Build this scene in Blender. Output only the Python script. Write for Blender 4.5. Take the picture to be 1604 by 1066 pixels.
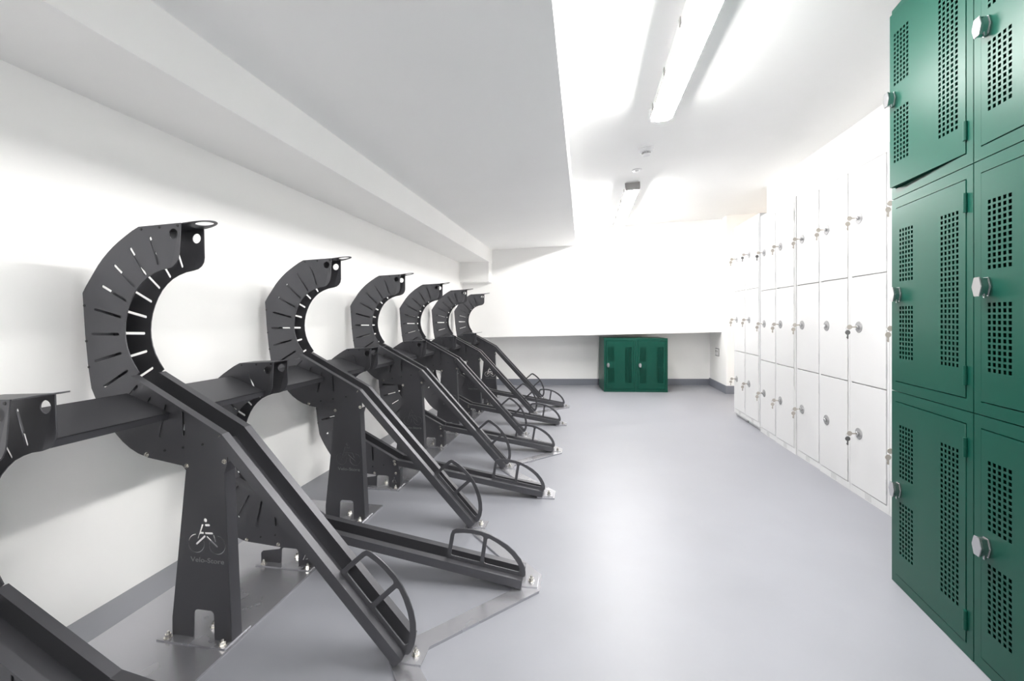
import bpy, bmesh, math, random
from mathutils import Vector, Matrix
random.seed(4)
for o in list(bpy.data.objects): bpy.data.objects.remove(o)
S = bpy.context.scene
COL = S.collection

# ---------------- camera, world, exposure ----------------
H = 0.953
TH = math.atan(113/690.0)
CT, ST = math.cos(TH), math.sin(TH)
cam_d = bpy.data.cameras.new('camera')
cam = bpy.data.objects.new('camera', cam_d); COL.objects.link(cam)
cam_d.sensor_fit = 'HORIZONTAL'; cam_d.sensor_width = 36.0
cam_d.lens = 690/1604*36
cam_d.shift_y = -(533-497)/1604
cam_d.clip_start = 0.02
cam.location = (0, 0, H)
cam.rotation_euler = (math.pi/2, 0, TH)
S.camera = cam
w = bpy.data.worlds.new('world'); S.world = w; w.use_nodes = True
w.node_tree.nodes['Background'].inputs[0].default_value = (0.8, 0.85, 0.9, 1)
w.node_tree.nodes['Background'].inputs[1].default_value = 0.05
S.view_settings.view_transform = 'Standard'
S.view_settings.look = 'None'
S.view_settings.gamma = 1
S.view_settings.use_curve_mapping = False
S.view_settings.exposure = 2.2
S.cycles.diffuse_bounces = 12; S.cycles.glossy_bounces = 8; S.cycles.max_bounces = 16
LAMP = 24.0       # radiance of the fluorescent diffusers
WARM = 2.6        # radiance of the unseen warm lamp added in the side passage

# ---------------- materials ----------------
def mat(name, col, rough=0.5, metal=0.0, noise=0.0, nscale=8.0, bump=0.0, bscale=200.0, spec=0.5, rvar=0.0, coat=0.0):
    m = bpy.data.materials.new(name); m.use_nodes = True
    nt = m.node_tree; b = nt.nodes['Principled BSDF']
    b.inputs['Base Color'].default_value = (*col, 1)
    b.inputs['Roughness'].default_value = rough
    b.inputs['Metallic'].default_value = metal
    b.inputs['Specular IOR Level'].default_value = spec
    b.inputs['Coat Weight'].default_value = coat
    tc = nt.nodes.new('ShaderNodeTexCoord')
    if noise > 0 or rvar > 0:
        n = nt.nodes.new('ShaderNodeTexNoise'); n.inputs['Scale'].default_value = nscale
        n.inputs['Detail'].default_value = 6
        nt.links.new(tc.outputs['Object'], n.inputs['Vector'])
        if noise > 0:
            r = nt.nodes.new('ShaderNodeValToRGB')
            r.color_ramp.elements[0].position = 0.3; r.color_ramp.elements[1].position = 0.7
            r.color_ramp.elements[0].color = (*[c*(1-noise) for c in col], 1)
            r.color_ramp.elements[1].color = (*[min(1, c*(1+noise)) for c in col], 1)
            nt.links.new(n.outputs['Fac'], r.inputs['Fac'])
            nt.links.new(r.outputs['Color'], b.inputs['Base Color'])
        if rvar > 0:
            mr = nt.nodes.new('ShaderNodeMapRange')
            mr.inputs['To Min'].default_value = rough-rvar; mr.inputs['To Max'].default_value = rough+rvar
            nt.links.new(n.outputs['Fac'], mr.inputs['Value'])
            nt.links.new(mr.outputs['Result'], b.inputs['Roughness'])
    if bump > 0:
        n2 = nt.nodes.new('ShaderNodeTexNoise'); n2.inputs['Scale'].default_value = bscale
        nt.links.new(tc.outputs['Object'], n2.inputs['Vector'])
        bp = nt.nodes.new('ShaderNodeBump'); bp.inputs['Strength'].default_value = bump
        bp.inputs['Distance'].default_value = 0.001
        nt.links.new(n2.outputs['Fac'], bp.inputs['Height']); nt.links.new(bp.outputs['Normal'], b.inputs['Normal'])
    return m
def emit(name, col, strength):
    m = bpy.data.materials.new(name); m.use_nodes = True
    b = m.node_tree.nodes['Principled BSDF']
    b.inputs['Base Color'].default_value = (0.9, 0.9, 0.9, 1)
    b.inputs['Emission Color'].default_value = (*col, 1)
    b.inputs['Emission Strength'].default_value = strength
    return m
M = dict(
    wall=mat('white_paint', (0.94, 0.935, 0.922), 0.6, noise=0.012, nscale=2.5, bump=0.05, bscale=350),
    ceil=mat('ceiling_paint', (0.94, 0.94, 0.933), 0.7, noise=0.01, nscale=2.0),
    floor=mat('grey_floor_paint', (0.240, 0.245, 0.270), 0.43, noise=0.05, nscale=3.0, rvar=0.06, bump=0.06, bscale=60),
    skirt=mat('dark_grey_paint', (0.19, 0.20, 0.235), 0.45),
    rack=mat('charcoal_powder_coat', (0.118, 0.118, 0.128), 0.42, metal=0.75, bump=0.06, bscale=900, spec=0.5),
    steel=mat('floor_steel', (0.50, 0.50, 0.53), 0.27, metal=0.8, noise=0.02, nscale=5, rvar=0.02),
    bolt=mat('zinc_bolt', (0.75, 0.73, 0.68), 0.22, metal=1.0),
    screw=mat('dark_screw', (0.02, 0.02, 0.022), 0.4),
    letter=mat('bare_cut_metal', (0.28, 0.28, 0.29), 0.4, metal=0.5),
    green=mat('green_enamel', (0.003, 0.056, 0.038), 0.36, spec=0.25, noise=0.02, nscale=3, bump=0.05, bscale=500),
    chrome=mat('chrome', (0.55, 0.55, 0.56), 0.18, metal=1.0),
    white=mat('white_enamel', (0.58, 0.58, 0.585), 0.38, spec=0.5),
    disc=mat('grey_lock_plastic', (0.27, 0.27, 0.275), 0.4),
    dark=mat('dark_vent', (0.03, 0.03, 0.03), 0.7),
    plast=mat('white_plastic', (0.82, 0.82, 0.83), 0.35),
    gplast=mat('grey_plastic', (0.35, 0.34, 0.33), 0.4),
    keycream=mat('cream_key', (0.42, 0.39, 0.35), 0.4, metal=0.3),
    keydark=mat('dark_key', (0.13, 0.13, 0.13), 0.4, metal=0.3),
    tube=emit('lit_diffuser', (1.0, 0.985, 0.96), LAMP),
    warm=emit('warm_diffuser', (1.0, 0.72, 0.42), WARM),
)

# ---------------- helpers ----------------
def link(name, me, m=None, parent=None):
    o = bpy.data.objects.new(name, me); COL.objects.link(o)
    if m is not None:
        me.materials.clear(); me.materials.append(m)
    if parent: o.parent = parent
    return o
def tag(o, label=None, cat=None, group=None, kind=None):
    if label: o['label'] = label
    if cat: o['category'] = cat
    if group: o['group'] = group
    if kind: o['kind'] = kind
    return o
def thing(name, loc, label, cat, group=None, rz=0):
    o = bpy.data.objects.new(name, None); COL.objects.link(o)
    o.empty_display_size = 0.05
    o.location = loc; o.rotation_euler = (0, 0, rz)
    return tag(o, label, cat, group)
def kids(o): return [c for c in bpy.data.objects if c.parent == o]
def copy_tree(o, parent=None):
    c = o.copy(); COL.objects.link(c)
    if parent: c.parent = parent
    for ch in kids(o): copy_tree(ch, c)
    return c
def tomesh(bm, bevel=0):
    bmesh.ops.recalc_face_normals(bm, faces=bm.faces)
    me = bpy.data.meshes.new('m'); bm.to_mesh(me); bm.free(); return me
def bbox(bm, p0, p1):
    x0, y0, z0 = p0; x1, y1, z1 = p1
    v = [bm.verts.new(p) for p in ((x0,y0,z0),(x1,y0,z0),(x1,y1,z0),(x0,y1,z0),(x0,y0,z1),(x1,y0,z1),(x1,y1,z1),(x0,y1,z1))]
    for f in ((0,1,2,3),(4,5,6,7),(0,1,5,4),(1,2,6,5),(2,3,7,6),(3,0,4,7)): bm.faces.new([v[i] for i in f])
    return v
def obox(bm, O, A, B, Cc, a, b, c):
    O = Vector(O); A = Vector(A); B = Vector(B); Cc = Vector(Cc)
    P = lambda i, j, k: bm.verts.new(O + A*a[i] + B*b[j] + Cc*c[k])
    v = [P(0,0,0),P(1,0,0),P(1,1,0),P(0,1,0),P(0,0,1),P(1,0,1),P(1,1,1),P(0,1,1)]
    for f in ((0,1,2,3),(4,5,6,7),(0,1,5,4),(1,2,6,5),(2,3,7,6),(3,0,4,7)): bm.faces.new([v[i] for i in f])
def prism(bm, poly, z0, z1):
    n = len(poly)
    f0 = lambda z, p: z(p[0], p[1]) if callable(z) else z
    lo = [bm.verts.new((x, y, f0(z0, (x, y)))) for x, y in poly]
    hi = [bm.verts.new((x, y, f0(z1, (x, y)))) for x, y in poly]
    bm.faces.new(lo[::-1]); bm.faces.new(hi)
    for i in range(n): bm.faces.new((lo[i], lo[(i+1) % n], hi[(i+1) % n], hi[i]))
def cyl(bm, p0, p1, r0, r1=None, seg=20):
    p0 = Vector(p0); p1 = Vector(p1); r1 = r0 if r1 is None else r1
    d = (p1-p0); L = d.length
    mt = Matrix.Translation((p0+p1)/2) @ d.to_track_quat('Z', 'Y').to_matrix().to_4x4()
    bmesh.ops.create_cone(bm, cap_ends=True, segments=seg, radius1=r0, radius2=r1, depth=L, matrix=mt)
def flat(outer, holes, t, frame):
    """sheet with real holes: outer/holes in (u,v); frame maps (u,v,w) to space; w spans 0..t"""
    cu = bpy.data.curves.new('c', 'CURVE'); cu.dimensions = '2D'; cu.fill_mode = 'BOTH'; cu.extrude = t/2
    for pts in [outer]+holes:
        sp = cu.splines.new('POLY'); sp.points.add(len(pts)-1)
        for i, p in enumerate(pts): sp.points[i].co = (p[0], p[1], 0, 1)
        sp.use_cyclic_u = True
    ob = bpy.data.objects.new('c', cu); COL.objects.link(ob)
    dg = bpy.context.evaluated_depsgraph_get(); dg.update()
    me = bpy.data.meshes.new_from_object(ob.evaluated_get(dg))
    bpy.data.objects.remove(ob); bpy.data.curves.remove(cu)
    me.transform(Matrix.Translation((0, 0, t/2))); me.transform(frame)
    bm = bmesh.new(); bm.from_mesh(me); bmesh.ops.remove_doubles(bm, verts=bm.verts, dist=1e-5)
    bmesh.ops.recalc_face_normals(bm, faces=bm.faces); bm.to_mesh(me); bm.free()
    return me
def XZ(y):   # u->x, v->z, thickness grows towards +y
    return Matrix(((1,0,0,0),(0,0,1,y),(0,1,0,0),(0,0,0,1)))
def text_mesh(s, size, t, frame, width=None):
    cu = bpy.data.curves.new('t', 'FONT'); cu.body = s; cu.size = size; cu.extrude = t/2
    cu.align_x = 'CENTER'; cu.align_y = 'CENTER'
    ob = bpy.data.objects.new('t', cu); COL.objects.link(ob)
    dg = bpy.context.evaluated_depsgraph_get(); dg.update()
    me = bpy.data.meshes.new_from_object(ob.evaluated_get(dg))
    bpy.data.objects.remove(ob); bpy.data.curves.remove(cu)
    if width:
        xs = [v.co.x for v in me.vertices]; k = width/(max(xs)-min(xs))
        me.transform(Matrix.Diagonal((k, 1, 1, 1)))
    me.transform(frame); return me
def circ(cx, cy, r, n=24, a0=0, a1=2*math.pi):
    return [(cx+r*math.cos(a0+(a1-a0)*i/n), cy+r*math.sin(a0+(a1-a0)*i/n)) for i in range(n)]
def slot(p, q, wd, n=6):
    """rounded slot between p and q"""
    a = math.atan2(q[1]-p[1], q[0]-p[0]); r = wd/2; out = []
    for i in range(n+1):
        t = a+math.pi/2+math.pi*i/n; out.append((p[0]+r*math.cos(t), p[1]+r*math.sin(t)))
    for i in range(n+1):
        t = a-math.pi/2+math.pi*i/n; out.append((q[0]+r*math.cos(t), q[1]+r*math.sin(t)))
    return out
def structure(name, me, m): return tag(link(name, me, m), kind='structure')
def box_struct(name, p0, p1, m):
    bm = bmesh.new(); bbox(bm, p0, p1); return structure(name, tomesh(bm), m)
def poly_struct(name, poly, z0, z1, m):
    bm = bmesh.new(); prism(bm, poly, z0, z1); return structure(name, tomesh(bm), m)

# ---------------- the room ----------------
XL = -1.575           # left wall face
XR = 1.77             # right wall face above the white lockers
YB = -5.5             # wall behind the camera
def ceil_z(x, y=0): return 2.106 + (x+0.085)*0.0665
def soff_z(x, y=0): return 1.835 + (x+1.19)*0.054
def bulk_y(x): return 6.05-0.132*(1.755-x)
def rec_y(x): return 6.60-0.1638*(1.755-x)
def ledge_z(x, y=0): return 0.764-0.0235*(1.755-x)

poly_struct('floor', [(XL-0.2, YB), (3.4, YB), (3.4, 7.0), (XL-0.2, 7.0)], -0.1, 0, M['floor'])
box_struct('wall_left', (XL-0.15, YB, 0), (XL, 6.6, 2.6), M['wall'])
poly_struct('ceiling', [(-0.13, YB), (3.4, YB), (3.4, 6.9), (-0.13, 6.9)], lambda x, y: ceil_z(x), 2.6, M['ceil'])
# low soffit and beam along the left side
poly_struct('ceiling_lowered', [(-1.19, YB), (-0.085, YB), (-0.10, bulk_y(-0.1)+0.05), (-1.19, bulk_y(-1.19)+0.05)], lambda x, y: soff_z(x), 2.6, M['ceil'])
box_struct('trim_1', (XL, YB, 1.658), (-1.19, bulk_y(-1.3)+0.05, 2.6), M['wall'])
poly_struct('trim_2', [(XL, 5.47), (-1.195, 5.47), (-1.195, bulk_y(-1.195)+0.03), (XL, bulk_y(XL)+0.03)], 1.407, 1.665, M['wall'])
# upper back wall that hangs forward over the recess
poly_struct('wall_back', [(XL, bulk_y(XL)), (1.755, bulk_y(1.755)), (1.755, 6.60), (XL, rec_y(XL))], lambda x, y: ledge_z(x), 2.6, M['wall'])
poly_struct('wall_recess', [(XL-0.1, rec_y(XL-0.1)), (1.80, rec_y(1.80)), (1.80, 6.85), (XL-0.1, 6.85)], 0, 1.2, M['wall'])
# pier to the right of the recess, and the wall that carries on behind the lockers
poly_struct('wall_pier', [(1.755, 5.866), (3.4, 6.12), (3.4, 6.9), (1.755, 6.9)], 0, 2.6, M['wall'])
poly_struct('wall_right', [(XR, YB), (3.4, YB), (3.4, 4.64), (XR-0.01, 4.64)], 0, 2.6, M['wall'])
poly_struct('wall_passage', [(3.3, 4.6), (3.45, 4.6), (3.45, 6.2), (3.3, 6.2)], 0, 2.6, M['wall'])
box_struct('wall_rear', (XL-0.15, YB-0.15, 0), (3.4, YB, 2.6), M['wall'])
# painted skirting
g = 0.012
poly_struct('baseboard_back', [(XL, rec_y(XL)-g), (1.755-g, rec_y(1.755)-g), (1.755-g, rec_y(1.755)), (XL, rec_y(XL))], 0, 0.087, M['skirt'])
poly_struct('baseboard_pier', [(1.755-g, 5.866-g), (1.755, 5.866), (1.755, 6.6), (1.755-g, 6.6)], 0, 0.10, M['skirt'])
poly_struct('baseboard_front', [(1.755-g, 5.866-g), (3.3, 6.105-g), (3.3, 6.105), (1.755, 5.866)], 0, 0.10, M['skirt'])

# ---------------- ceiling fittings ----------------
def batten(loc, L, label):
    t = thing('ceiling_light', loc, label, 'ceiling light', 'linear battens on the ceiling')
    t.rotation_euler = (0, -math.atan(0.0665), 0)
    bm = bmesh.new()
    sec = [(-0.05, 0), (0.05, 0), (0.062, -0.03), (0.062, -0.066), (-0.062, -0.066), (-0.062, -0.03)]
    def ext(bm, sec, y0, y1):
        a = [bm.verts.new((x, y0, z)) for x, z in sec]; b = [bm.verts.new((x, y1, z)) for x, z in sec]
        bm.faces.new(a); bm.faces.new(b[::-1]); n = len(sec)
        for i in range(n): bm.faces.new((a[i], a[(i+1) % n], b[(i+1) % n], b[i]))
    ext(bm, sec, -L/2, L/2); link('housing', tomesh(bm), M['plast'], t)
    bm = bmesh.new(); sec2 = [(-0.059, -0.066), (0.059, -0.066), (0.052, -0.073), (0.030, -0.088), (-0.030, -0.088), (-0.052, -0.073)]
    ext(bm, sec2, -L/2+0.02, L/2-0.02)
    link('diffuser', tomesh(bm), M['tube'], t)
    for s in (-1, 1):
        bm = bmesh.new()
        ext(bm, [(-0.063, -0.01), (0.063, -0.01), (0.063, -0.05), (0.058, -0.075), (-0.058, -0.075), (-0.063, -0.05)], s*(L/2-0.02), s*(L/2+0.004))
        link('end_cap', tomesh(bm), M['gplast'] if s < 0 else M['plast'], t)
    for i in range(5):
        y = -L/2+0.12+(L-0.24)*i/4
        for s in (-1, 1):
            bm = bmesh.new(); bbox(bm, (s*0.062-0.003, y-0.012, -0.058), (s*0.062+0.003, y+0.012, -0.03))
            link('clip', tomesh(bm), M['gplast'], t)
    return t
zc = ceil_z(0.42)
batten((0.425, 1.78, zc), 1.62, 'long lit white batten on the ceiling, the nearer and larger of the two')
batten((0.415, 4.79, zc), 1.66, 'long lit white batten on the ceiling near the back wall')
batten((0.43, -1.35, zc), 1.62, 'unseen lit batten added on the ceiling behind the camera to light the room')  # extra batten out of view, added to light the room from behind

t = thing('smoke_detector', (0.425, 3.19, zc), 'round white smoke detector on the ceiling between the two lit battens', 'smoke detector')
t.rotation_euler = (0, -math.atan(0.0665), 0)
bm = bmesh.new(); cyl(bm, (0,0,0), (0,0,-0.012), 0.056, 0.053, 40); link('base', tomesh(bm), M['plast'], t)
bm = bmesh.new(); cyl(bm, (0,0,-0.014), (0,0,-0.030), 0.053, 0.046, 40); cyl(bm, (0,0,-0.030), (0,0,-0.036), 0.046, 0.030, 40)
cyl(bm, (0,0,-0.048), (0,0,-0.056), 0.034, 0.026, 40); link('cover', tomesh(bm), M['plast'], t)
bm = bmesh.new(); cyl(bm, (0,0,-0.012), (0,0,-0.014), 0.050, 0.050, 40)
for i in range(10):
    a = i*math.pi/5
    obox(bm, (0.029*math.cos(a), 0.029*math.sin(a), -0.048), (-math.sin(a), math.cos(a), 0), (math.cos(a), math.sin(a), 0), (0,0,1), (-0.002, 0.002), (-0.002, 0.002), (0, 0.013))
link('vent_ring', tomesh(bm), M['gplast'], t)
t = thing('motion_sensor', (0.42, 3.66, ceil_z(0.42)), 'small flat white ceiling sensor just beyond the smoke detector', 'sensor')
t.rotation_euler = (0, -math.atan(0.0665), 0)
bm = bmesh.new(); cyl(bm, (0,0,0), (0,0,-0.006), 0.040, 0.036, 32); link('bezel', tomesh(bm), M['plast'], t)
bm = bmesh.new(); cyl(bm, (0,0,-0.006), (0,0,-0.014), 0.020, 0.012, 24); link('lens', tomesh(bm), M['plast'], t)
t = thing('added_passage_light', (2.55, 5.25, ceil_z(2.55)-0.006), 'round warm ceiling lamp added unseen in the passage behind the white lockers', 'ceiling light')  # out-of-view fixture added to give the passage its warm light
t.rotation_euler = (0, -math.atan(0.0665), 0)
bm = bmesh.new(); cyl(bm, (0,0,0), (0,0,-0.03), 0.17, 0.17, 40); link('base', tomesh(bm), M['plast'], t)
bm = bmesh.new(); cyl(bm, (0,0,-0.03), (0,0,-0.075), 0.155, 0.12, 40); link('diffuser', tomesh(bm), M['warm'], t)

# socket on the side of the pier
t = thing('wall_socket', (1.755, 6.237, 0.492), 'metal faced wall socket on the white side wall of the back recess', 'socket')
bm = bmesh.new(); bbox(bm, (-0.008, -0.075, -0.052), (0, 0.075, 0.052)); link('face_plate', tomesh(bm), M['letter'], t)
bm = bmesh.new(); bbox(bm, (-0.010, -0.062, -0.04), (-0.008, 0.062, 0.04)); link('insert', tomesh(bm), M['plast'], t)
for s in (-1, 1):
    bm = bmesh.new(); bbox(bm, (-0.015, s*0.032-0.012, 0.0), (-0.010, s*0.032+0.012, 0.028)); link('switch', tomesh(bm), M['gplast'], t)
    bm = bmesh.new()
    bbox(bm, (-0.0112, s*0.032-0.003, -0.012), (-0.010, s*0.032+0.003, -0.004))
    for q in (-1, 1): bbox(bm, (-0.0112, s*0.032+q*0.011-0.003, -0.028), (-0.010, s*0.032+q*0.011+0.003, -0.023))
    link('socket_holes', tomesh(bm), M['dark'], t)

# ---------------- bicycle racks ----------------
X0 = -1.12             # rack origin in x
HW = 0.040             # half spacing of the two cheeks
CC = (-1.183, 0.902)   # centre of the wheel cut-out
def lx(pts, dz=0): return [(p[0]-X0, p[1]+dz) for p in pts]
CHEEK = [(-1.181,1.234),(-1.328,1.227),(-1.352,1.215),(-1.376,1.2),(-1.400,1.184),(-1.421,1.168),(-1.440,1.151),(-1.458,1.133),(-1.475,1.113),(-1.490,1.092),
         (-1.504,1.072),(-1.518,1.052),(-1.532,1.029),(-1.522,0.90),(-1.512,0.81),(-1.499,0.735),(-1.485,0.707),(-1.468,0.678),(-1.450,0.650),(-1.430,0.622),
         (-1.408,0.597),(-1.384,0.575),(-1.358,0.557),(-1.330,0.543),(-1.301,0.534),(-1.041,0.587),(-1.028,0.598),(-1.031,0.617),(-1.338,0.778)]
ARC = [(-1.327,0.787),(-1.345,0.812),(-1.359,0.836),(-1.369,0.862),(-1.375,0.888),(-1.377,0.913),(-1.375,0.940),(-1.370,0.966),(-1.361,0.992),(-1.349,1.017),
       (-1.334,1.040),(-1.316,1.059),(-1.296,1.075),(-1.272,1.087),(-1.246,1.096),(-1.218,1.101),(-1.204,1.106),(-1.193,1.115),(-1.186,1.127),(-1.183,1.142)]
def slots():
    out = []
    for k, (r0, r1) in zip(range(-5, 7), [(0.226,0.308)]+[(0.218,0.312)]*10+[(0.215,0.30)]):
        # k<0 above the horizontal, k>0 below
        a = math.pi + math.radians(k*(14.05 if k < 0 else 15.4))
        if k == 6: r0, r1 = 0.225, 0.295
        out.append(slot((CC[0]+r0*math.cos(a)-X0, CC[1]+r0*math.sin(a)), (CC[0]+r1*math.cos(a)-X0, CC[1]+r1*math.sin(a)), 0.0085))
    return out
def cheek_mesh(side, dz):
    y = side*HW
    outer = lx(CHEEK+ARC)
    holes = slots() + [circ(-1.207-X0, 1.202, 0.0155, 24)]
    me = flat(outer, holes, 0.003, XZ(y-0.0015))
    bm = bmesh.new(); bm.from_mesh(me)
    # the front strip of each cheek is folded outwards to guide the wheel in
    a = Vector((-1.183-X0, 0, 1.222)); b = Vector((-1.216-X0, 0, 1.100))
    n = Vector((b.z-a.z, 0, -(b.x-a.x))); n.normalize()
    if n.x < 0: n = -n
    geom = bm.verts[:]+bm.edges[:]+bm.faces[:]
    bmesh.ops.bisect_plane(bm, geom=geom, plane_co=a, plane_no=n)
    for v in bm.verts:
        if v.co.z > 1.09:
            dd = (v.co-a).dot(n)
            if dd > 1e-4: v.co.y += side*dd*0.2
    for v in bm.verts: v.co.z += dz
    bm.to_mesh(me); bm.free()
    return me
def sheetbox(segs):   # list of boxes given as p0,p1
    bm = bmesh.new()
    for p0, p1 in segs: bbox(bm, p0, p1)
    return tomesh(bm)
def gutter(P, Q, lip, depth, y0, y1, web, ext0=0.0):
    """hat section channel running from P to Q (x,z of the top face)"""
    bm = bmesh.new(); P = Vector((P[0]-X0, 0, P[1])); Q = Vector((Q[0]-X0, 0, Q[1]))
    d = (Q-P); L = d.length; d.normalize(); n = Vector((-d.z, 0, d.x)); yv = Vector((0, 1, 0)); t = 0.003
    for s in (-1, 1):
        obox(bm, P, d, yv, n, (ext0, L), sorted((s*y1, s*(y1-t))), (-lip, 0))
        obox(bm, P, d, yv, n, (ext0, L), sorted((s*(y1-t), s*web)), (-t, 0))
        obox(bm, P, d, yv, n, (ext0, L), sorted((s*web, s*(web-t))), (-depth, 0))
    obox(bm, P, d, yv, n, (ext0, L), (-(web-t), web-t), (-depth, -depth+t))
    return tomesh(bm)
def rounded(pts, r, n=5):
    """round the corners of a polygon"""
    out = []; m = len(pts)
    for i in range(m):
        p = Vector(pts[i]); a = Vector(pts[i-1]); b = Vector(pts[(i+1) % m])
        va = (a-p); vb = (b-p); k = min(r, va.length*0.45, vb.length*0.45)
        s = p+va.normalized()*k; e = p+vb.normalized()*k
        for j in range(n+1):
            t = j/n; q = s*(1-t)**2+p*2*t*(1-t)+e*t*t; out.append((q.x, q.y))
    return out
HOOP_TOP = [(-0.283,0.0),(-0.281,0.088),(-0.277,0.102),(-0.264,0.111),(-0.235,0.118),(-0.205,0.122),(-0.172,0.1225),(-0.140,0.119),(-0.105,0.110),(-0.070,0.096),(-0.042,0.079),(-0.018,0.058),(-0.002,0.037),(0.006,0.018),(0.007,0.004),(-0.002,-0.006),(-0.02,-0.008)]
def hoop(P, Q):
    P = Vector((P[0]-X0, P[1])); Q = Vector((Q[0]-X0, Q[1])); d = (Q-P).normalized(); n = Vector((-d.y, d.x))
    W1 = rounded([(-0.269,0.013),(-0.267,0.094),(-0.235,0.103),(-0.205,0.1075),(-0.168,0.1085),(-0.160,0.104),(-0.160,0.013)], 0.007)
    W2 = rounded([(-0.146,0.013),(-0.146,0.102),(-0.140,0.105),(-0.110,0.096),(-0.078,0.082),(-0.052,0.066),(-0.030,0.046),(-0.013,0.022),(-0.018,0.012)], 0.007)
    F = lambda pts: [tuple(Q + d*p[0] + n*p[1]) for p in pts]
    return flat(F(HOOP_TOP), [F(W1), F(W2)], 0.005, XZ(-0.031))
def cyclist(cx, cz, k=0.001):
    """stencil cut-out of a rider on a bicycle, as separate closed loops; left wheel hub at cx,cz"""
    f = lambda pts: [(cx+p[0]*k, cz+p[1]*k) for p in pts]
    ring = lambda x0, a0, a1: [(x0+28*math.cos(a0+(a1-a0)*i/26), 28*math.sin(a0+(a1-a0)*i/26)) for i in range(27)] + \
        [(x0+25.2*math.cos(a1-(a1-a0)*i/26), 25.2*math.sin(a1-(a1-a0)*i/26)) for i in range(27)]
    R = math.radians
    return [f(circ(30, 70, 6.2, 20)),
            f(rounded([(17,58),(24.5,58),(16,35.5),(25,35.5),(25,28.5),(11.5,28.5),(6,13),(2.6,14),(9,32)], 1.2, 2)),
            f(slot((31,55.5), (42,56.5), 7.6)), f(slot((30.5,32), (53,33), 6.6)),
            f(slot((28,23), (0,-2), 6)), f(slot((36,22), (69,-4), 6)), f(slot((57.5,28), (64,10), 4.4, 3)),
            f(ring(0, R(92), R(380))), f(ring(70, R(163), R(450)))]
def bolt_mesh(p, ax, r=0.0075, L=0.012):
    bm = bmesh.new(); p = Vector(p); ax = Vector(ax)
    cyl(bm, p, p+ax*0.0015, r*1.35, None, 18)
    cyl(bm, p+ax*0.0015, p+ax*(L*0.6), r, None, 6)
    cyl(bm, p+ax*(L*0.6), p+ax*L, r*0.55, r*0.4, 12)
    return tomesh(bm)
def screw_mesh(p, r=0.0035):
    bm = bmesh.new(); p = Vector(p); cyl(bm, p, p+Vector((0, -0.0016, 0)), r, r*0.8, 14); return tomesh(bm)
R_ = M['rack']
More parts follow.
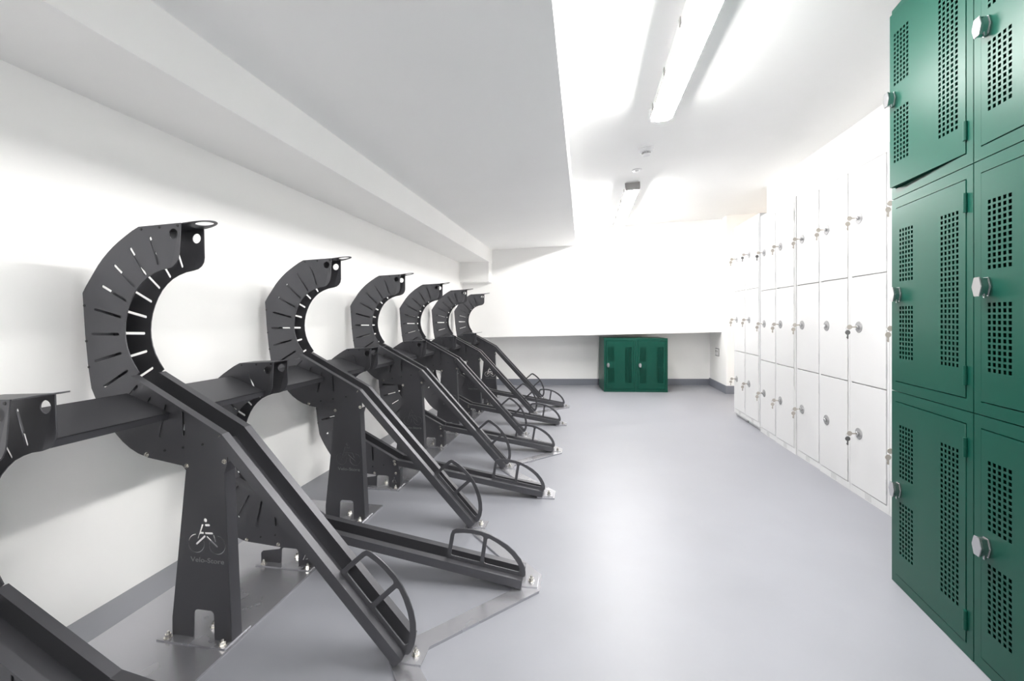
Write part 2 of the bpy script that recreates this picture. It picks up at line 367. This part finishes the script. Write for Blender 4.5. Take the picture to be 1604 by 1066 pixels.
def make_rack(high, yc, label, cat, group):
    dz = 0 if high else -0.452
    t = thing('bicycle_stand', (X0, yc, 0), label, cat, group)
    link('side_plate', cheek_mesh(-1, dz), R_, t)
    link('side_plate', cheek_mesh(1, dz), R_, t)
    # top cap between the cheeks with the raised locking loop
    ax, az = -1.181-X0, 1.234+dz; bx, bz = -1.328-X0, 1.227+dz
    bm = bmesh.new()
    obox(bm, (bx, 0, bz-0.003), (ax-bx, 0, az-bz), (0,1,0), (0,0,1), (0, 1), (-HW, HW), (0, 0.003))
    link('top_cap', tomesh(bm), R_, t)
    tip = [(0, -0.040), (0.030, -0.034), (0.056, -0.024), (0.072, -0.010), (0.076, 0.004), (0.070, 0.020), (0.052, 0.032), (0.028, 0.040), (0, 0.043)]
    me = flat(rounded(tip, 0.006, 3), [circ(0.040, 0.002, 0.0245, 28)], 0.003, Matrix.Identity(4))
    me.transform(Matrix.Translation((ax, 0, az-0.003)) @ Matrix.Rotation(-math.radians(9), 4, 'Y'))
    link('locking_loop', me, R_, t)
    # strips closing the back and the lower edge of the housing
    bm = bmesh.new()
    seq = [(-1.532,1.029),(-1.522,0.90),(-1.499,0.735)]
    for a, b in zip(seq, seq[1:]):
        A = Vector((a[0]-X0, 0, a[1]+dz)); B = Vector((b[0]-X0, 0, b[1]+dz)); d = (B-A); L = d.length; d.normalize()
        obox(bm, A, d, (0,1,0), (-d.z, 0, d.x), (0, L), (-HW+0.002, HW-0.002), (0.0, 0.003))
    link('back_strip', tomesh(bm), R_, t)
    k = (-1.030, 0.617) if high else (-1.022, 0.165)
    e = (-0.482, 0.035) if high else (-0.212, 0.041)
    s0 = (-1.339, 0.779+dz)
    link('wheel_channel', gutter(s0, k, 0.006, 0.05, 0.054, 0.056, 0.0345), R_, t)
    link('ramp', gutter(k, e, 0.030, 0.044 if high else 0.038, 0.054, 0.056, 0.033), R_, t)
    link('wheel_guard', hoop(k, e), R_, t)
    # pillar: flat face towards the camera with a folded right edge
    yf = -HW+0.0016
    if high:
        out = [(-1.300,0.531),(-1.178,0.513),(-1.166,0.500),(-1.2125,0.060),(-1.2125,0.0055),(-1.012,0.0055),(-1.0365,0.500),(-1.028,0.530),(-1.028,0.598),(-1.29,0.56)]
        notch = rounded([(-1.140,0.0055),(-1.137,0.093),(-1.074,0.093),(-1.071,0.0055)], 0.010)
        # notch cut from the lower edge
        o2 = out[:5] + [(-1.140,0.0055),(-1.138,0.080),(-1.135,0.088),(-1.127,0.092),(-1.082,0.092),(-1.074,0.088),(-1.071,0.080),(-1.069,0.0055)] + out[5:]
        holes = [[(p[0], p[1]) for p in h] for h in cyclist(-1.131-X0, 0.286)]
    else:
        o2 = [(-1.300,0.080),(-1.152,0.070),(-1.158,0.062),(-1.228,0.050),(-1.236,0.042),(-1.236,0.0055),(-1.150,0.0055),(-1.148,0.060),(-1.145,0.066),(-1.138,0.069),(-1.088,0.069),(-1.081,0.066),(-1.078,0.060),(-1.076,0.0055),
              (-1.012,0.0055),(-1.016,0.10),(-1.022,0.13),(-1.03,0.145),(-1.29,0.108)]
        cz = 0.036
        f = lambda pts: [(-1.045-X0+p[0], cz+p[1]) for p in pts]
        holes = [f(slot((-0.003,0.014),(-0.012,-0.006),0.004,3)), f(slot((0.0035,0.013),(0.013,-0.004),0.004,3)), f(slot((0.001,0.022),(0.001,0.026),0.004,3)), f(slot((-0.004,-0.004),(0.006,-0.001),0.003,3))]
    link('pillar', flat(lx(o2), holes, 0.003, XZ(yf)), R_, t)
    bm = bmesh.new()
    if high:
        for a, b in (((-1.012,0.0055),(-1.0365,0.500)), ((-1.0365,0.500),(-1.028,0.530))):
            A = Vector((a[0]-X0-0.003, yf+0.003, a[1])); B = Vector((b[0]-X0-0.003, yf+0.003, b[1])); d = B-A
            obox(bm, A, d, (0,1,0), (1,0,0), (0, 1), (0, 0.036), (0, 0.003))
        A = Vector((-1.2125-X0, yf+0.003, 0.0055)); B = Vector((-1.166-X0, yf+0.003, 0.50)); obox(bm, A, B-A, (0,1,0), (1,0,0), (0.15, 1), (0, 0.012), (0, 0.003))
    else:
        bbox(bm, (-1.015-X0, yf+0.003, 0.0055), (-1.012-X0, yf+0.039, 0.11))
    link('pillar_flange', tomesh(bm), R_, t)
    if high:
        link('lettering', text_mesh('Velo-Store', 0.0195, 0.0008, Matrix.Translation((-1.093-X0, yf-0.0006, 0.2385)) @ Matrix.Rotation(math.pi/2, 4, 'X'), 0.112), M['letter'], t)
    link('foot_plate', sheetbox([((-1.238-X0, -0.066, 0.0055), (-1.011-X0, 0.034, 0.009))]), M['steel'], t)
    for bx_, by in ((-1.213, -0.052), (-1.030, -0.052), (-1.116, 0.010)):
            link('foot_bolt', bolt_mesh((bx_-X0, by, 0.009), (0,0,1), 0.0085, 0.018), M['bolt'], t)
    # bolts on the cheek
    yb = -HW-0.0015
    for p in ((-1.043,0.605),(-1.040,0.588)) if high else ((-1.043,0.153),(-1.040,0.136)):
        link('bolt', bolt_mesh((p[0]-X0, yb, p[1]), (0,-1,0), 0.006, 0.009), M['bolt'], t)
    for p in (((-1.036,0.533),(-1.163,0.513),(-1.298,0.541)) if high else ((-1.036,0.085),(-1.162,0.080),(-1.296,0.089))):
        link('bolt', bolt_mesh((p[0]-X0, yb if p[0] < -1.2 else yf, p[1]), (0,-1,0), 0.0055, 0.008), M['bolt'], t)
    for p in ((-1.319,1.219),(-1.255,1.223),(-1.192,1.226),(-1.236,0.556),(-1.173,0.568),(-1.107,0.580),(-1.525,0.99),(-1.517,0.88),(-1.508,0.80)):
        link('screw', screw_mesh((p[0]-X0, yb, p[1]+dz), 0.0042), M['screw'], t)
    # end tab and its bolt on the floor strip
    ex = e[0]-X0
    if high:
        link('end_tab', sheetbox([((ex-0.012, -0.034, 0.0085), (ex+0.045, 0.034, 0.0115))]), M['steel'], t)
        link('end_bolt', bolt_mesh((ex+0.018, 0.0, 0.0115), (0,0,1), 0.0085, 0.018), M['bolt'], t)
    else:
        link('end_tab', sheetbox([((ex-0.01, -0.036, 0.0085), (ex+0.050, 0.036, 0.0115))]), M['steel'], t)
        link('end_bolt', bolt_mesh((ex+0.026, 0.0, 0.0115), (0,0,1), 0.0085, 0.018), M['bolt'], t)
    return t
P = 0.79
HY = [1.172+P*i for i in range(6)]
LY = [0.777+P*i for i in range(6)]
hn = ['the nearest and largest one', 'second from the camera', 'third from the camera', 'fourth from the camera', 'fifth from the camera', 'farthest, smallest one by the back wall']
ln = ['cut off by the left edge of the photo', 'standing between the first and second tall stands', 'standing between the second and third tall stands',
      'standing between the third and fourth tall stands', 'standing between the fourth and fifth tall stands', 'standing between the fifth and farthest tall stands']
h0 = make_rack(True, HY[0], 'tall dark steel bicycle stand, '+hn[0], 'bicycle rack', 'tall bicycle stands')
l0 = make_rack(False, LY[0], 'low dark steel bicycle stand '+ln[0], 'bicycle rack', 'low bicycle stands')
for i in range(1, 6):
    c = copy_tree(h0); c.location.y = HY[i]; c['label'] = 'tall dark steel bicycle stand, '+hn[i]
    c = copy_tree(l0); c.location.y = LY[i]; c['label'] = 'low dark steel bicycle stand '+ln[i]

# sloping tie plates between neighbouring stands
on = ['nearest', 'second', 'third', 'fourth', 'fifth', 'farthest']
ys = sorted([(y, 'the %s tall stand' % on[i]) for i, y in enumerate(HY)] + [(y, ('the low stand at the left edge' if i == 0 else 'the low one behind the %s tall' % on[i-1])) for i, y in enumerate(LY)])
proto = None
for (ya, na), (yb_, nb) in zip(ys, ys[1:]):
    lab = 'steel tie plate from %s to %s' % (na, nb)
    if proto is None:
        bm = bmesh.new(); L = P/2-2*HW-0.005
        A = Vector((-1.368-X0, 0, 0.723)); B = Vector((-1.217-X0, 0, 0.670)); d = B-A; d2 = d.normalized(); n = Vector((-d2.z, 0, d2.x))
        obox(bm, A, d, (0,1,0), n, (0, 1), (-L/2, L/2), (-0.003, 0))
        obox(bm, B, -n, (0,1,0), d2, (0, 0.022), (-L/2, L/2), (-0.003, 0))
        obox(bm, A, -n, (0,1,0), d2, (0, 0.022), (-L/2, L/2), (0, 0.003))
        proto = link('tie_plate', tomesh(bm), R_); c = proto
    else:
        c = proto.copy(); COL.objects.link(c)
    c.location = (X0, (ya+yb_)/2, 0)
    tag(c, lab, 'tie plate', 'tie plates between the stands')

# floor plates and zigzag strips, one pair for each run of four stands
def strip_outline(l_a, h_a, l_b, h_b):
    right = [(-0.153, l_a-0.046), (-0.153, l_a+0.048), (-0.441, h_a-0.035), (-0.441, h_a+0.035), (-0.153, l_b-0.048), (-0.153, l_b+0.048), (-0.441, h_b-0.035), (-0.441, h_b+0.040)]
    left = [(-0.52, h_b+0.040), (-0.53, h_b+0.01), (-0.53, h_b-0.03), (-0.21, l_b+0.015), (-0.195, l_b), (-0.21, l_b-0.015), (-0.53, h_a+0.03), (-0.53, h_a-0.03), (-0.245, l_a+0.005), (-0.245, l_a-0.046)]
    return right+left
nm = ['nearest', 'middle', 'farthest']
for k in range(3):
    la, ha, lb, hb = LY[2*k], HY[2*k], LY[2*k+1], HY[2*k+1]
    bm = bmesh.new(); prism(bm, [(x+0.35, y-(la+hb)/2) for x, y in strip_outline(la, ha, lb, hb)], 0, 0.0085)
    o = link('floor_strip', tomesh(bm), M['steel']); o.location = (-0.35, (la+hb)/2, 0)
    tag(o, '%s zigzag steel strip on the floor joining the ramp ends' % nm[k], 'floor strip', 'zigzag floor strips')
    bm = bmesh.new(); y0, y1 = la-0.075, hb+0.13; bbox(bm, (-1.428+1.2, y0-(y0+y1)/2, 0), (-1.003+1.2, y1-(y0+y1)/2, 0.0055))
    o = link('floor_plate', tomesh(bm), M['steel']); o.location = (-1.2, (y0+y1)/2, 0)
    tag(o, '%s flat steel plate on the floor under the pillars of four stands' % nm[k], 'floor plate', 'floor plates')

# ---------------- green lockers ----------------
GW, GH, GD = 0.4035, 0.689, 0.42
def green_door():
    holes = []; s = 0.0052
    for i in range(5):
        for j in range(12):
            for zb in (0.1245, 0.396):
                cx, cz = 0.0575+i*0.0168, zb+j*0.0157
                holes.append([(cx-s, cz-s), (cx+s, cz-s), (cx+s, cz+s), (cx-s, cz+s)])
        for j in range(29):
            cx, cz = 0.2745+i*0.0168, 0.1245+j*0.0158
            holes.append([(cx-s, cz-s), (cx+s, cz-s), (cx+s, cz+s), (cx-s, cz+s)])
    me = flat([(0.0295,0.0375),(0.375,0.0375),(0.375,0.6515),(0.0295,0.6515)], holes, 0.0016, XZ(-0.0015))
    bm = bmesh.new(); bm.from_mesh(me)
    for p0, p1 in (((0.0295,0,0.0375),(0.031,0.016,0.6515)),((0.3735,0,0.0375),(0.375,0.016,0.6515)),((0.031,0,0.0375),(0.3735,0.016,0.039)),((0.031,0,0.65),(0.3735,0.016,0.6515))): bbox(bm, p0, p1)
    bm.to_mesh(me); bm.free(); return me
def make_green(loc, rz, label, group):
    t = thing('green_locker', loc, label, 'locker', group, rz)
    w, h, d = GW, GH, GD; f = 0.0265
    e = 0.0012
    link('body', sheetbox([((e,0,e),(f,0.018,h-e)),((w-f,0,e),(w-e,0.018,h-e)),((f,0,e),(w-f,0.018,0.0345)),((f,0,h-0.0345),(w-f,0.018,h-e)),
        ((e,0.018,e),(e+0.0015,d,h-e)),((w-e-0.0015,0.018,e),(w-e,d,h-e)),((e,0.018,e),(w-e,d,e+0.0015)),((e,0.018,h-e-0.0015),(w-e,d,h-e)),((e,d-0.0015,e),(w-e,d,h-e))]), M['green'], t)
    dr = link('door', green_door(), M['green'], t)
    for z in (0.1, 0.587):
        bm = bmesh.new(); cyl(bm, (0.377, -0.0035, z-0.027), (0.377, -0.0035, z+0.027), 0.0045, None, 14); cyl(bm, (0.377,-0.0035,z-0.001), (0.377,-0.0035,z+0.001), 0.0050, None, 14)
        bbox(bm, (0.366, -0.0025, z-0.026), (0.377, -0.0015, z+0.026))
        link('hinge', tomesh(bm), M['green'], dr)
    bm = bmesh.new()
    a = [(-0.018,0),(-0.010,-0.0255),(0.010,-0.0255),(0.018,0),(0.010,0.0255),(-0.010,0.0255)]
    for (y0, y1, sc) in ((-0.0015,-0.007,0.98),(-0.007,-0.0215,0.90),(-0.0215,-0.026,1.0)):
        lo = [bm.verts.new((0.052+x*sc, y0, 0.345+z*sc)) for x, z in a]; hi = [bm.verts.new((0.052+x*sc, y1, 0.345+z*sc)) for x, z in a]
        bm.faces.new(lo); bm.faces.new(hi[::-1])
        for i in range(6): bm.faces.new((lo[i], lo[(i+1)%6], hi[(i+1)%6], hi[i]))
    bbox(bm, (0.052+0.006, -0.016, 0.345-0.030), (0.052+0.012, -0.010, 0.345-0.018))
    bmesh.ops.bevel(bm, geom=[ed for ed in bm.edges], offset=0.0012, segments=2, affect='EDGES')
    tag(link('hasp', tomesh(bm), M['chrome'], dr), 'chrome hexagonal turn catch')
    return t
GR = math.atan2(-0.379, -0.042)
ex = Vector((math.cos(GR), math.sin(GR), 0))
base = Vector((1.106, 1.808, 0))
g0 = None
nmz = ['bottom', 'middle', 'top']
for c_ in range(2):
    for r_ in range(3):
        loc = base + ex*(0.4045*c_) + Vector((0, 0, 0.0 + r_*0.6895))
        lab = '%s dark green perforated locker of the %s stack' % (nmz[r_], 'left, fully visible' if c_ == 0 else 'right-hand, cut off')
        if g0 is None: g0 = make_green(loc, GR, lab, 'green lockers at the right'); gg = g0
        else:
            gg = copy_tree(g0); gg.location = loc; gg['label'] = lab
        if c_ == 0 and r_ == 2:
            gg['label'] += ', its door ajar'
            for ch in kids(gg):
                if ch.name.startswith('door'):
                    a = math.radians(3.0); pv = Matrix.Translation((0.377, 0, 0))
                    ch.matrix_local = pv @ Matrix.Rotation(a, 4, 'Z') @ pv.inverted()
BR = TH*0.7
for i, s_ in enumerate(('left', 'right')):
    gg = copy_tree(g0); gg.location = (0.250+0.403*i*math.cos(BR), 5.765+0.403*i*math.sin(BR), 0); gg.rotation_euler = (0, 0, BR)
    gg['label'] = '%s one of the two green lockers on the floor at the back' % s_
    gg['group'] = 'pair of green lockers at the back'

# ---------------- white lockers ----------------
WP = 0.3175; WHT = 1.797; WD = 0.30
ROWZ = [(0.043, 0.598), (0.603, 1.171), (1.176, 1.7535)]
LOCKZ = [0.334, 0.902, 1.482]
def make_white(loc, label):
    t = thing('white_locker', loc, label, 'locker', 'white lockers along the right wall', -math.pi/2)
    w = WP-0.002; h = WHT
    vents = []
    segs = [((0,0,0),(0.016,0.02,h)),((w-0.016,0,0),(w,0.02,h)),((0.016,0,0),(w-0.016,0.02,0.040)),((0.016,0,1.7565),(w-0.016,0.02,h)),
            ((0.016,0.012,0.595),(w-0.016,0.02,0.606)),((0.016,0.012,1.167),(w-0.016,0.02,1.179)),
            ((0,0.02,0),(0.0015,WD,h)),((w-0.0015,0.02,0),(w,WD,h)),((0,0.02,0),(w,WD,0.0015)),((0,0.02,h-0.0015),(w,WD,h)),((0,WD-0.0015,0),(w,WD,h)),
            ((0,0.02,0.6),(w,WD,0.6015)),((0,0.02,1.172),(w,WD,1.1735))]
    link('body', sheetbox(segs), M['white'], t)
    for zz in (0.020, 1.776):
        bm = bmesh.new()
        for i in range(6):
            for j in range(4): bbox(bm, (0.13+i*0.009, -0.0004, zz-0.014+j*0.008), (0.134+i*0.009, 0.001, zz-0.010+j*0.008))
        tag(link('vent', tomesh(bm), M['disc'], t))
    for (z0, z1), lz in zip(ROWZ, LOCKZ):
        bm = bmesh.new(); bbox(bm, (0.0185, -0.003, z0), (w-0.0185, 0.011, z1))
        bmesh.ops.bevel(bm, geom=bm.edges[:], offset=0.0012, segments=2, affect='EDGES')
        d = link('door', tomesh(bm), M['white'], t)
        for hz in (z0+0.09, z1-0.09):
            bm = bmesh.new(); cyl(bm, (w-0.019, -0.003, hz-0.035), (w-0.019, -0.003, hz+0.035), 0.0028, None, 10)
            for q in (-0.02, 0.0, 0.02): cyl(bm, (w-0.019, -0.003, hz+q-0.001), (w-0.019, -0.003, hz+q+0.001), 0.0034, None, 10)
            link('hinge', tomesh(bm), M['white'], d)
        bm = bmesh.new(); cyl(bm, (0.082, -0.003, lz), (0.082, -0.0055, lz), 0.031, 0.029, 40)
        link('lock_plate', tomesh(bm), M['disc'], d)
        bm = bmesh.new(); cyl(bm, (0.086, -0.0045, lz), (0.086, -0.019, lz), 0.0095, None, 20)
        bmesh.ops.bevel(bm, geom=bm.edges[:], offset=0.001, segments=1, affect='EDGES')
        link('lock_barrel', tomesh(bm), M['chrome'], d)
    return t
def key_meshes():
    bm = bmesh.new(); bbox(bm, (-0.001, -0.0185, -0.0035), (0.001, 0.0, 0.0035)); cyl(bm, (-0.0012, -0.031, 0), (0.0012, -0.031, 0), 0.0125, None, 20)
    m1 = tomesh(bm)
    bm = bmesh.new()
    for i in range(16):
        a0, a1 = i*math.pi/8, (i+1)*math.pi/8
        cyl(bm, (0, -0.039+0.009*math.cos(a0), -0.008+0.009*math.sin(a0)), (0, -0.039+0.009*math.cos(a1), -0.008+0.009*math.sin(a1)), 0.0008, None, 6)
    mr = tomesh(bm)
    bm = bmesh.new(); cyl(bm, (-0.0012, -0.040, -0.029), (0.0012, -0.040, -0.029), 0.0125, None, 20); bbox(bm, (-0.001, -0.0435, -0.063), (0.001, -0.0365, -0.040))
    bbox(bm, (-0.001, -0.046, -0.058), (0.001, -0.0435, -0.052))
    return m1, mr, tomesh(bm)
cname = ['mostly hidden by the green lockers', 'nearest fully visible', 'second in from the green lockers', 'third in from the green lockers',
         'fourth in from the green lockers', 'fifth in from the green lockers', 'second from the far end', 'at the far end']
rown = ['bottom', 'middle', 'top']
w0 = None
km = {}
for dk in (False, True):
    a, b, c = key_meshes(); km[dk] = (a, b, c)
kproto = {}
dark_keys = {(1, 1), (7-1, 2), (5, 2), (1, 0)}
nokey = {(2, 1), (2, 0)}
for j in range(8):
    y_far = 2.067 + WP*(j+1)
    zr = 0.03 if j >= 6 else 0.0
    loc = (1.45 + (0.006 if j in (3, 5) else 0), y_far, zr)
    lab = 'tall white three-door steel locker, '+cname[j]
    if w0 is None: w0 = make_white(loc, lab)
    else:
        c = copy_tree(w0); c.location = loc; c['label'] = lab
        if j >= 6:
            link('plinth', sheetbox([((0.012, 0.02, -zr), (WP-0.014, WD, 0))]), M['white'], c)
    for r in range(3):
        if (j, r) in nokey: continue
        dk = (j, r) in dark_keys
        if dk not in kproto:
            t = thing('locker_key', (0, 0, 0), 'x', 'keys', 'keys hanging in the white locker locks', -math.pi/2)
            link('inserted_key', km[dk][0], M['keycream'], t); link('key_ring', km[dk][1], M['chrome'], t)
            link('spare_key', km[dk][2], M['keydark'] if dk else M['keycream'], t)
            kproto[dk] = t; c = t
        else: c = copy_tree(kproto[dk])
        c.location = (loc[0]-0.0185, y_far-0.086, LOCKZ[r]+zr)
        c['label'] = '%s keys hanging in %s lock, white locker %s' % ('dark' if dk else 'pale', rown[r], cname[j])
